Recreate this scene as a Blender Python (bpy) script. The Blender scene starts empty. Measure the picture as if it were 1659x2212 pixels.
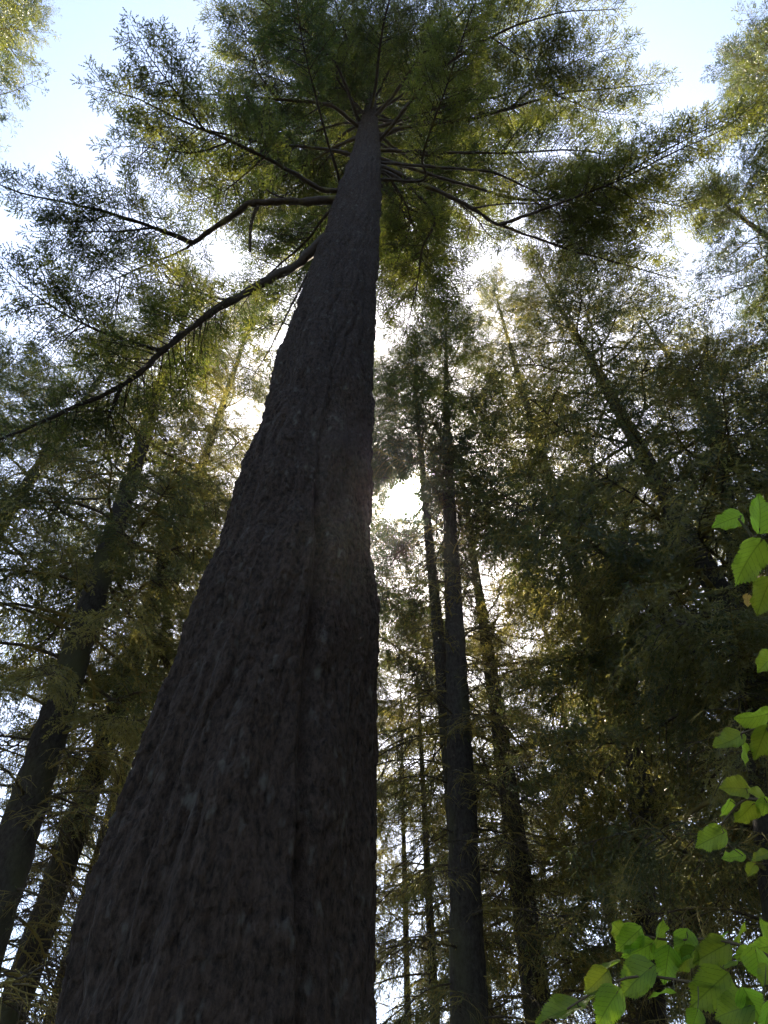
import bpy, math
import numpy as np
from mathutils import Vector, Matrix

# ------------------------------------------------------------------ camera, sky, sun, exposure
scene = bpy.context.scene
C = scene.collection
PITCH = math.radians(52.0)
CAM = np.array([0.0, 0.0, 1.6])
FPX = 1597.0                       # focal length in the units of a 1659 x 2212 frame
cam = bpy.data.cameras.new('camera')
cam.sensor_fit = 'VERTICAL'
cam.sensor_height = 24.0
cam.lens = 24.0 * FPX / 2212.0
cam.clip_start = 0.05
cam.clip_end = 2000.0
cam_o = bpy.data.objects.new('camera', cam)
cam_o.location = CAM
cam_o.rotation_euler = (math.radians(90) + PITCH, 0, 0)
C.objects.link(cam_o)
scene.camera = cam_o

def ray(px, py):
    u = (px - 829.5) / FPX; v = (1106.0 - py) / FPX
    c, s = math.cos(PITCH), math.sin(PITCH)
    return np.array([u, c - v * s, s + v * c])
def at_y(px, py, Y):               # the point on that line of sight that is Y metres ahead
    d = ray(px, py); return CAM + d * (Y / d[1])
def at_z(px, py, z):               # ... that is z metres above the ground
    d = ray(px, py); return CAM + d * ((z - CAM[2]) / d[2])
def at_t(px, py, t):
    d = ray(px, py); return CAM + d * (t / np.linalg.norm(d))

SUN_DIR = ray(877, 1078); SUN_DIR = SUN_DIR / np.linalg.norm(SUN_DIR)
SUN_EL = math.asin(SUN_DIR[2]); SUN_AZ = math.atan2(SUN_DIR[0], SUN_DIR[1])

world = bpy.data.worlds.new('World'); scene.world = world
world.use_nodes = True
wn, wl = world.node_tree.nodes, world.node_tree.links
wn.clear()
sky = wn.new('ShaderNodeTexSky'); sky.sky_type = 'NISHITA'
sky.sun_disc = False
sky.sun_elevation = SUN_EL; sky.sun_rotation = SUN_AZ
sky.altitude = 100; sky.air_density = 1.0; sky.dust_density = 1.5; sky.ozone_density = 0.3
bg = wn.new('ShaderNodeBackground'); bg.inputs['Strength'].default_value = 0.12
wl.new(sky.outputs[0], bg.inputs['Color'])
# the sun itself, seen in the sky where the sun lamp stands: a small blinding disc with its aureole
tc = wn.new('ShaderNodeTexCoord')
dot = wn.new('ShaderNodeVectorMath'); dot.operation = 'DOT_PRODUCT'
dot.inputs[1].default_value = tuple(SUN_DIR)
wl.new(tc.outputs['Generated'], dot.inputs[0])
ac = wn.new('ShaderNodeMath'); ac.operation = 'ARCCOSINE'; wl.new(dot.outputs['Value'], ac.inputs[0])
ramp = wn.new('ShaderNodeValToRGB')
mr = wn.new('ShaderNodeMapRange'); mr.inputs['From Min'].default_value = 0; mr.inputs['From Max'].default_value = math.radians(9)
wl.new(ac.outputs[0], mr.inputs['Value']); wl.new(mr.outputs[0], ramp.inputs['Fac'])
cr = ramp.color_ramp; cr.interpolation = 'EASE'
cr.elements[0].position = 0.10; cr.elements[0].color = (1, 1, 1, 1)
cr.elements[1].position = 1.0; cr.elements[1].color = (0, 0, 0, 1)
e = cr.elements.new(0.20); e.color = (0.06, 0.055, 0.045, 1)
e = cr.elements.new(0.5); e.color = (0.010, 0.009, 0.0075, 1)
bg2 = wn.new('ShaderNodeBackground'); bg2.inputs['Strength'].default_value = 40.0
wl.new(ramp.outputs['Color'], bg2.inputs['Color'])
addw = wn.new('ShaderNodeAddShader'); wl.new(bg.outputs[0], addw.inputs[0]); wl.new(bg2.outputs[0], addw.inputs[1])
wout = wn.new('ShaderNodeOutputWorld'); wl.new(addw.outputs[0], wout.inputs['Surface'])

sl = bpy.data.lights.new('sun', 'SUN'); sl.energy = 5.0; sl.angle = math.radians(0.53); sl.color = (1.0, 0.87, 0.66)
so = bpy.data.objects.new('sun', sl); C.objects.link(so)
so.rotation_euler = Vector(-SUN_DIR).to_track_quat('-Z', 'Y').to_euler()
so.location = SUN_DIR * 80

scene.view_settings.view_transform = 'Standard'
scene.view_settings.look = 'None'
scene.view_settings.gamma = 1.0
scene.view_settings.use_curve_mapping = False
scene.view_settings.exposure = 1.95
scene.cycles.max_bounces = 3
scene.cycles.diffuse_bounces = 2
scene.cycles.transmission_bounces = 3
scene.cycles.use_adaptive_sampling = True
scene.cycles.adaptive_threshold = 0.04
scene.cycles.glossy_bounces = 1
scene.cycles.use_light_tree = False
scene.cycles.use_denoising = True
scene.cycles.sample_clamp_indirect = 4.0

# ------------------------------------------------------------------ helpers
def tag(o, label=None, cat=None, group=None, kind=None):
    if label: o['label'] = label
    if cat: o['category'] = cat
    if group: o['group'] = group
    if kind: o['kind'] = kind
    return o
def empty(name, loc):
    o = bpy.data.objects.new(name, None); o.location = tuple(loc); o.empty_display_size = 0.3
    C.objects.link(o); return o
def mesh(name, V, F, mats, mat_idx=None, smooth=False, uv=None):
    V = np.ascontiguousarray(V, dtype=np.float32); F = np.ascontiguousarray(F, dtype=np.int32)
    me = bpy.data.meshes.new(name)
    me.vertices.add(len(V)); me.vertices.foreach_set('co', V.ravel())
    k = F.shape[1]
    me.loops.add(F.size); me.loops.foreach_set('vertex_index', F.ravel())
    me.polygons.add(len(F))
    me.polygons.foreach_set('loop_start', np.arange(0, F.size, k, dtype=np.int32))
    me.polygons.foreach_set('loop_total', np.full(len(F), k, dtype=np.int32))
    if mat_idx is not None: me.polygons.foreach_set('material_index', np.ascontiguousarray(mat_idx, dtype=np.int32))
    if smooth is not False:
        sm = np.full(len(F), True) if smooth is True else smooth
        me.polygons.foreach_set('use_smooth', np.ascontiguousarray(sm, dtype=bool))
    for m in mats: me.materials.append(m)
    if uv is not None:
        l = me.uv_layers.new(name='UVMap')
        l.data.foreach_set('uv', np.ascontiguousarray(uv[F.ravel()], dtype=np.float32).ravel())
    me.update(calc_edges=True); me.validate()
    return me
def obj(name, me, parent=None, mw=None):
    o = bpy.data.objects.new(name, me); C.objects.link(o)
    if parent is not None: o.parent = parent
    if mw is not None: o.matrix_local = mw
    return o
def unit(a):
    return a / np.maximum(np.linalg.norm(a, axis=-1, keepdims=True), 1e-9)
def spline(P, n):
    """Catmull-Rom through the rows of P, n samples evenly spaced by length."""
    P = np.asarray(P, float)
    Q = np.vstack([2 * P[0] - P[1], P, 2 * P[-1] - P[-2]])
    out = []
    for i in range(1, len(Q) - 2):
        p0, p1, p2, p3 = Q[i - 1], Q[i], Q[i + 1], Q[i + 2]
        t = np.linspace(0, 1, 12, endpoint=False)[:, None]
        out.append(0.5 * (2 * p1 + (p2 - p0) * t + (2 * p0 - 5 * p1 + 4 * p2 - p3) * t**2 + (3 * p1 - p0 - 3 * p2 + p3) * t**3))
    out.append(P[-1:]); A = np.vstack(out)
    s = np.r_[0, np.cumsum(np.linalg.norm(np.diff(A[:, :3], axis=0), axis=1))]
    q = np.linspace(0, s[-1], n)
    return np.stack([np.interp(q, s, A[:, k]) for k in range(A.shape[1])], 1)
def tube(P, R, n, rough=0.0, rng=None):
    P = np.asarray(P, float); m = len(P)
    T = unit(np.gradient(P, axis=0))
    ref = np.array([0, 0, 1.0]) if abs(T[:, 2]).mean() < 0.8 else np.array([0, 1.0, 0])
    A = unit(np.cross(T, ref)); B = np.cross(T, A)
    a = np.linspace(0, 2 * np.pi, n, endpoint=False)
    rr = np.asarray(R, float)[:, None] * np.ones((m, n))
    if rough: rr *= 1 + rough * rng.normal(size=(m, n))
    V = P[:, None] + rr[..., None] * (np.cos(a)[None, :, None] * A[:, None] + np.sin(a)[None, :, None] * B[:, None])
    V = V.reshape(-1, 3)
    i = np.arange(m - 1)[:, None] * n; j = np.arange(n)[None]; j2 = (j + 1) % n
    q = np.stack([i + j, i + j2, i + n + j2, i + n + j], -1).reshape(-1, 4)
    F = np.vstack([q[:, [0, 1, 2]], q[:, [0, 2, 3]]])
    return V, F
class Acc:
    def __init__(s): s.V, s.F, s.n = [], [], 0
    def add(s, V, F):
        s.V.append(V); s.F.append(F + s.n); s.n += len(V)
    def get(s):
        if not s.V: return np.zeros((0, 3)), np.zeros((0, 3), int)
        return np.vstack(s.V), np.vstack(s.F)
def prisms(S, M, E, r0, r1):
    """thin bent three-sided twigs start -> mid -> end, all at once"""
    n = len(S); D = unit(E - S)
    ref = np.where(np.abs(D[:, 2:3]) < 0.9, np.array([[0, 0, 1.0]]), np.array([[1.0, 0, 0]]))
    A = unit(np.cross(D, ref)); B = np.cross(D, A)
    rings = []
    for P, r in ((S, r0), (M, (r0 + r1) / 2), (E, r1)):
        for k in range(3):
            a = 2 * np.pi * k / 3
            rings.append(P + r[:, None] * (math.cos(a) * A + math.sin(a) * B))
    V = np.stack(rings, 1).reshape(-1, 3)
    f = []
    for l in (0, 3):
        for k in range(3):
            k2 = (k + 1) % 3
            f += [[l + k, l + k2, l + 3 + k2], [l + k, l + 3 + k2, l + 3 + k]]
    F = (np.arange(n)[:, None, None] * 9 + np.array(f)[None]).reshape(-1, 3)
    return V, F
def twiglets(P, D, N, L, W, rng, K=3):
    """needle-fringed twig tips: a spine with forward-pointing teeth on both sides"""
    n = len(P); D = unit(D); S = unit(np.cross(D, N)); N = np.cross(S, D)
    L = L[:, None]; W = W[:, None]
    cols = []
    for k in range(K + 1):
        t = k / K
        cols.append(P + D * L * t - N * L * 0.10 * t * t)
    for sd in (-1, 1):
        for k in range(K):
            t = (k + 1.25) / K if k < K - 1 else 1.0
            prof = (0.75, 1.0, 0.62)[k] if K == 3 else 0.6 + 0.4 * math.sin(math.pi * (k + 0.6) / K)
            j = rng.uniform(0.7, 1.25, (n, 1))
            cols.append(P + D * L * t * rng.uniform(0.93, 1.06, (n, 1)) + S * W * 0.5 * prof * sd * j + N * W * rng.uniform(-0.1, 0.28, (n, 1)))
    nv = len(cols)
    V = np.stack(cols, 1).reshape(-1, 3)
    f = [[k, k + 1, K + 1 + k] for k in range(K)] + [[k + 1, k, 2 * K + 1 + k] for k in range(K)]
    F = (np.arange(n)[:, None, None] * nv + np.array(f)[None]).reshape(-1, 3)
    return V, F

UP = np.array([0, 0, 1.0])
def grow(path, r0, r1, rng, s0=0.3, l1=1.4, d1=0.2, l2=0.4, d2=0.09, tw=0.14, tww=0.05, dt=0.05,
         droop1=0.25, droop2=0.15, lift=0.1, sides=6, keep=1.0, bare=0.12, taper_end=0.35, rough=0.04, twk=3, upflat=0.25, wood2=True):
    """A limb with two orders of side twigs and needle twiglets. Returns wood (V,F) and needles (V,F)."""
    wood, leaf = Acc(), Acc()
    A = spline(path, 60); seg = np.linalg.norm(np.diff(A, axis=0), axis=1).sum()
    jit = rng.normal(0, 1, (60, 3)); jit = (jit + np.roll(jit, 1, 0) + np.roll(jit, -1, 0)) / 3; jit[:2] = 0
    A = A + jit * (0.22 * r0) * np.linspace(1, 0.4, 60)[:, None]
    T = unit(np.gradient(A, axis=0))
    R = r0 + (r1 - r0) * np.linspace(0, 1, 60) ** 0.8
    R = R * (1 + 0.10 * rng.normal(size=60)); R[:3] *= np.array([1.5, 1.3, 1.1])
    wood.add(*tube(A, R, sides, rough, rng))
    if l1 <= 0: return wood.get(), leaf.get()
    n1 = max(4, int(seg * (1 - s0) / d1) * 2)
    s = s0 + (1 - s0) * (np.arange(n1) + rng.uniform(-0.4, 0.4, n1)) / n1; s = np.clip(s, 0, 0.995)
    idx = s * 59; i0 = idx.astype(int); fr = (idx - i0)[:, None]; i1 = np.minimum(i0 + 1, 59)
    S = A[i0] * (1 - fr) + A[i1] * fr; t1 = unit(T[i0] * (1 - fr) + T[i1] * fr)
    side = unit(np.cross(t1, UP)) * np.where(np.arange(n1) % 2, 1, -1)[:, None]
    ang = np.radians(rng.uniform(38, 72, n1))[:, None]
    d = unit(t1 * np.cos(ang) + side * np.sin(ang) + UP * (lift + rng.normal(0, 0.16, (n1, 1))))
    prof = np.minimum(1, (s - s0) / 0.22 + 0.35) * np.maximum(taper_end, 1 - ((s - 0.45) / 0.62).clip(0) ** 1.4)
    L = l1 * prof * rng.uniform(0.45, 1.2, n1)
    ok = rng.random(n1) < keep
    # the tip carries on as a twig of its own
    S = np.vstack([S[ok], A[-1:]]); d = np.vstack([d[ok], T[-1:]]); L = np.r_[L[ok], l1 * taper_end * 0.9]
    n1 = len(S)
    G = -UP * (droop1 * rng.uniform(0.5, 1.5, (n1, 1)))
    def P1(t): return S[:, None] + (d[:, None] * t[..., None] + G[:, None] * (t ** 2)[..., None]) * L[:, None, None]
    wv = rng.normal(0, 0.04, (n1, 3)) * L[:, None]
    rr = np.clip(0.012 * L + 0.003, 0.003, r0 * 0.6)
    for k in range(3):                                    # three bent pieces per side twig
        ta, tm, tb = k / 3, (k + 0.5) / 3, (k + 1) / 3
        f = lambda t: P1(np.full((n1, 1), t))[:, 0] + wv * math.sin(math.pi * t)
        wood.add(*prisms(f(ta), f(tm), f(tb), rr * (1 - 0.8 * ta), rr * (1 - 0.8 * tb)))
    # second order
    cnt = np.maximum(2, (L / d2).astype(int)); own = np.repeat(np.arange(n1), cnt); m = len(own)
    kk = np.arange(m) - np.repeat(np.r_[0, np.cumsum(cnt)[:-1]], cnt)
    t = bare + (1 - bare) * (kk + rng.uniform(0.1, 0.9, m)) / cnt[own]; t = np.minimum(t, 1)
    S2 = S[own] + (d[own] * t[:, None] + G[own] * (t ** 2)[:, None]) * L[own, None] + wv[own] * np.sin(np.pi * t)[:, None]
    tg = unit(d[own] + 2 * G[own] * t[:, None])
    sd2 = unit(np.cross(tg, UP + rng.normal(0, upflat, (m, 3)))) * np.where(kk % 2, 1, -1)[:, None]
    a2 = np.radians(rng.uniform(30, 65, m))[:, None]
    dd = unit(tg * np.cos(a2) + sd2 * np.sin(a2) + rng.normal(0, 0.12, (m, 3)) - UP * droop2 * rng.uniform(0, 2, (m, 1)))
    L2 = l2 * (1.05 - 0.65 * t) * rng.uniform(0.4, 1.25, m) * np.clip(L[own] / l1 + 0.35, 0.4, 1)
    # the last stretch of each first-order twig is a shoot too
    S2 = np.vstack([S2, P1(np.full((n1, 1), 0.8))[:, 0]]); dd = np.vstack([dd, unit(d + 1.8 * G)]); L2 = np.r_[L2, 0.3 * L + 0.05]
    m = len(S2)
    E2 = S2 + dd * L2[:, None] - UP * (droop2 * 0.6 * L2)[:, None]; M2 = (S2 + E2) / 2 + UP * (droop2 * 0.15 * L2)[:, None]
    if wood2: wood.add(*prisms(S2, M2, E2, np.full(m, 0.0048), np.full(m, 0.002)))
    # twiglets
    c2 = np.maximum(2, (L2 / dt).astype(int)); own = np.repeat(np.arange(m), c2); q = len(own)
    kk = np.arange(q) - np.repeat(np.r_[0, np.cumsum(c2)[:-1]], c2)
    t = np.minimum(1, 0.08 + 0.92 * (kk + rng.uniform(0.2, 0.8, q)) / c2[own])[:, None]
    P = (1 - t) ** 2 * S2[own] + 2 * t * (1 - t) * M2[own] + t * t * E2[own]
    tg = dd[own]; Nn = unit(UP + rng.normal(0, upflat * 1.6, (q, 3)))
    sd = unit(np.cross(tg, Nn)) * np.where(kk % 2, 1, -1)[:, None]
    a = np.radians(rng.uniform(28, 62, q))[:, None]; last = (kk == c2[own] - 1)
    a[last] *= 0.1
    dw = unit(tg * np.cos(a) + sd * np.sin(a) + rng.normal(0, 0.10, (q, 3)) - UP * droop2 * 0.5)
    Lt = tw * rng.uniform(0.55, 1.2, q) * (1.1 - 0.4 * t[:, 0])
    leaf.add(*twiglets(P, dw, Nn, Lt, tww * rng.uniform(0.75, 1.2, q), rng, twk))
    return wood.get(), leaf.get()

# tileable noise for bark
def vnoise(x, y, px, seed):
    """value noise, periodic in x with px cells"""
    g = np.random.default_rng(seed).random((px, 4096))
    xi = np.floor(x).astype(int); yi = np.floor(y).astype(int); fx = x - xi; fy = y - yi
    fx = fx * fx * (3 - 2 * fx); fy = fy * fy * (3 - 2 * fy)
    a = g[xi % px, yi % 4096]; b = g[(xi + 1) % px, yi % 4096]; c = g[xi % px, (yi + 1) % 4096]; d = g[(xi + 1) % px, (yi + 1) % 4096]
    return (a * (1 - fx) + b * fx) * (1 - fy) + (c * (1 - fx) + d * fx) * fy

# ------------------------------------------------------------------ materials
def mat(name):
    m = bpy.data.materials.new(name); m.use_nodes = True
    n = m.node_tree.nodes; l = m.node_tree.links; n.clear()
    return m, n, l, n.new('ShaderNodeOutputMaterial')
def rgbmix(n, l, fac, a, b):
    x = n.new('ShaderNodeMix'); x.data_type = 'RGBA'
    if hasattr(fac, 'links'): l.new(fac, x.inputs[0])
    else: x.inputs[0].default_value = fac
    for s, v in ((6, a), (7, b)):
        if hasattr(v, 'links'): l.new(v, x.inputs[s])
        else: x.inputs[s].default_value = (*v, 1)
    return x.outputs[2]
def needle_mat(name, dark, light, trans, tfac=0.5):
    m, n, l, out = mat(name)
    g = n.new('ShaderNodeNewGeometry'); oi = n.new('ShaderNodeObjectInfo')
    no = n.new('ShaderNodeTexNoise'); no.inputs['Scale'].default_value = 2.2; no.inputs['Detail'].default_value = 0
    l.new(g.outputs['Position'], no.inputs['Vector'])
    ad = n.new('ShaderNodeMath'); ad.operation = 'ADD'; l.new(no.outputs['Fac'], ad.inputs[0])
    mu = n.new('ShaderNodeMath'); mu.operation = 'MULTIPLY_ADD'; mu.inputs[1].default_value = 0.5; mu.inputs[2].default_value = -0.25
    l.new(oi.outputs['Random'], mu.inputs[0]); l.new(mu.outputs[0], ad.inputs[1])
    mr = n.new('ShaderNodeMapRange'); mr.inputs['From Min'].default_value = 0.32; mr.inputs['From Max'].default_value = 0.72
    l.new(ad.outputs[0], mr.inputs['Value'])
    col = rgbmix(n, l, mr.outputs[0], dark, light)
    tcol = rgbmix(n, l, mr.outputs[0], tuple(k * x for k, x in zip((0.30, 0.40, 0.5), trans)), trans)
    df = n.new('ShaderNodeBsdfPrincipled'); l.new(col, df.inputs['Base Color']); df.inputs['Roughness'].default_value = 0.42
    df.inputs['Specular IOR Level'].default_value = 0.5
    tr = n.new('ShaderNodeBsdfTranslucent'); l.new(tcol, tr.inputs['Color'])
    mx = n.new('ShaderNodeMixShader'); mx.inputs[0].default_value = tfac
    l.new(df.outputs[0], mx.inputs[1]); l.new(tr.outputs[0], mx.inputs[2]); l.new(mx.outputs[0], out.inputs['Surface'])
    return m
def bark_mat(name, c1, c2, moss, mossamt, scale=6.0, stretch=0.25, bump=0.5, dist=0.02, mscale=1.1):
    m, n, l, out = mat(name)
    tc = n.new('ShaderNodeTexCoord'); mp = n.new('ShaderNodeMapping'); mp.inputs['Scale'].default_value = (1, 1, stretch)
    l.new(tc.outputs['Object'], mp.inputs['Vector'])
    n1 = n.new('ShaderNodeTexNoise'); n1.inputs['Scale'].default_value = scale; n1.inputs['Detail'].default_value = 4; n1.inputs['Roughness'].default_value = 0.7
    l.new(mp.outputs[0], n1.inputs['Vector'])
    n2 = n.new('ShaderNodeTexNoise'); n2.inputs['Scale'].default_value = mscale; n2.inputs['Detail'].default_value = 2
    l.new(mp.outputs[0], n2.inputs['Vector'])
    mr1 = n.new('ShaderNodeMapRange'); mr1.inputs['From Min'].default_value = 0.3; mr1.inputs['From Max'].default_value = 0.7; l.new(n1.outputs['Fac'], mr1.inputs['Value'])
    col = rgbmix(n, l, mr1.outputs[0], c1, c2)
    g = n.new('ShaderNodeMapRange'); g.inputs['From Min'].default_value = 0.62 - 0.35 * mossamt; g.inputs['From Max'].default_value = 0.80 - 0.35 * mossamt
    l.new(n2.outputs['Fac'], g.inputs['Value'])
    col = rgbmix(n, l, g.outputs[0], col, moss)
    p = n.new('ShaderNodeBsdfPrincipled'); l.new(col, p.inputs['Base Color']); p.inputs['Roughness'].default_value = 0.9
    p.inputs['Specular IOR Level'].default_value = 0.15
    bp = n.new('ShaderNodeBump'); bp.inputs['Strength'].default_value = bump; bp.inputs['Distance'].default_value = dist
    l.new(n1.outputs['Fac'], bp.inputs['Height']); l.new(bp.outputs[0], p.inputs['Normal'])
    l.new(p.outputs[0], out.inputs['Surface'])
    return m
def plain_wood(name, c1, c2, moss, mossamt, mtrans=0.0):
    m, n, l, out = mat(name)
    g = n.new('ShaderNodeNewGeometry'); no = n.new('ShaderNodeTexNoise'); no.inputs['Scale'].default_value = 14; no.inputs['Detail'].default_value = 1
    l.new(g.outputs['Position'], no.inputs['Vector'])
    n2 = n.new('ShaderNodeTexNoise'); n2.inputs['Scale'].default_value = 1.6; l.new(g.outputs['Position'], n2.inputs['Vector'])
    col = rgbmix(n, l, no.outputs['Fac'], c1, c2)
    mr = n.new('ShaderNodeMapRange'); mr.inputs['From Min'].default_value = 0.65 - 0.4 * mossamt; mr.inputs['From Max'].default_value = 0.75 - 0.4 * mossamt
    l.new(n2.outputs['Fac'], mr.inputs['Value'])
    col = rgbmix(n, l, mr.outputs[0], col, moss)
    p = n.new('ShaderNodeBsdfPrincipled'); l.new(col, p.inputs['Base Color']); p.inputs['Roughness'].default_value = 0.85
    p.inputs['Specular IOR Level'].default_value = 0.2
    l.new(p.outputs[0], out.inputs['Surface'])
    return m

M_fir = needle_mat('fir_needles', (0.022, 0.040, 0.012), (0.045, 0.068, 0.016), (0.36, 0.37, 0.05), 0.33)
M_spruce = needle_mat('spruce_needles', (0.022, 0.038, 0.016), (0.045, 0.060, 0.022), (0.52, 0.45, 0.10), 0.42)
M_dark = needle_mat('dark_fir_needles', (0.020, 0.036, 0.012), (0.045, 0.065, 0.016), (0.22, 0.25, 0.03), 0.33)
M_moss = needle_mat('moss', (0.08, 0.085, 0.02), (0.13, 0.12, 0.03), (0.50, 0.45, 0.09), 0.5)
M_bark = bark_mat('old_fir_bark', (0.007, 0.005, 0.004), (0.060, 0.041, 0.031), (0.080, 0.072, 0.062), 0.06, scale=26.0, stretch=0.45, bump=1.0, dist=0.03, mscale=11.0)
M_bark2 = bark_mat('spruce_bark', (0.018, 0.014, 0.012), (0.075, 0.064, 0.053), (0.075, 0.072, 0.035), 0.35, scale=20.0, stretch=0.5, bump=0.6, dist=0.015)
M_limb = plain_wood('fir_limb_bark', (0.025, 0.019, 0.016), (0.07, 0.055, 0.045), (0.10, 0.09, 0.03), 0.15)
M_twig = plain_wood('mossy_spruce_wood', (0.04, 0.03, 0.022), (0.10, 0.08, 0.055), (0.26, 0.21, 0.06), 0.45)

# ------------------------------------------------------------------ the setting
rng = np.random.default_rng(7)
gm, gn, gl, gout = mat('forest_floor')
gno = gn.new('ShaderNodeTexNoise'); gno.inputs['Scale'].default_value = 3; gno.inputs['Detail'].default_value = 8
gtc = gn.new('ShaderNodeTexCoord'); gl.new(gtc.outputs['Object'], gno.inputs['Vector'])
gcol = rgbmix(gn, gl, gno.outputs['Fac'], (0.02, 0.016, 0.010), (0.06, 0.055, 0.022))
gp = gn.new('ShaderNodeBsdfPrincipled'); gp.inputs['Roughness'].default_value = 0.95; gl.new(gcol, gp.inputs['Base Color'])
gl.new(gp.outputs[0], gout.inputs['Surface'])
gx = np.r_[-600, -200, np.linspace(-60, 60, 81), 200, 600]
GX, GY = np.meshgrid(gx, gx, indexing='ij'); ng = len(gx)
GZ = np.where(np.hypot(GX, GY) < 70, 0.12 * np.sin(GX * 0.7 + 1) * np.cos(GY * 0.53) + 0.05 * rng.normal(size=GX.shape), 0) - 0.1
gi = (np.arange(ng - 1)[:, None] * ng + np.arange(ng - 1)[None]).ravel()
tag(obj('ground', mesh('ground', np.stack([GX, GY, GZ], -1).reshape(-1, 3), np.stack([gi, gi + ng, gi + ng + 1, gi + 1], -1), [gm], smooth=True)), kind='structure')

# ------------------------------------------------------------------ the great fir
DF = 5.5
LE = np.array([(2300, 95), (2212, 128), (2018, 175), (1893, 220), (1728, 280), (1633, 322), (1487, 370), (1327, 425), (1227, 460), (1122, 495), (1062, 510), (946, 558), (791, 600), (706, 635), (581, 675), (531, 693), (465, 715), (400, 738), (320, 764), (280, 774)], float)
RE = np.array([(2300, 832), (2212, 829), (2050, 821), (1900, 816), (1850, 821), (1700, 818), (1500, 815), (1420, 819), (1300, 814), (1180, 804), (1060, 804), (960, 801), (880, 808), (800, 803), (750, 808), (600, 815), (500, 821), (400, 825), (320, 822), (280, 818)], float)
ys = np.array([2300, 2212, 2018, 1850, 1700, 1560, 1420, 1300, 1180, 1060, 960, 880, 800, 750, 700, 600, 530, 465, 400, 350, 320, 280], float)
zc, cx_, rad = [], [], []
for y in ys:
    xl = np.interp(-y, -LE[:, 0], LE[:, 1]); xr = np.interp(-y, -RE[:, 0], RE[:, 1])
    p = at_y((xl + xr) / 2, y, DF); depth = (p - CAM) @ ray(829.5, 1106)
    dist = np.linalg.norm(p - CAM)
    zc.append(p[2]); cx_.append(p[0])
    h = math.atan((xr - xl) / 2 / FPX * math.cos(math.atan((1106 - y) / FPX)))
    rad.append(dist * math.cos(math.asin(min(0.99, abs(p[2] - CAM[2]) / dist))) * math.tan(h) / max(0.3, 1) if False else (xr - xl) / 2 / FPX * depth * 0.985)
zc, cx_, rad = map(np.array, (zc, cx_, rad))
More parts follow.
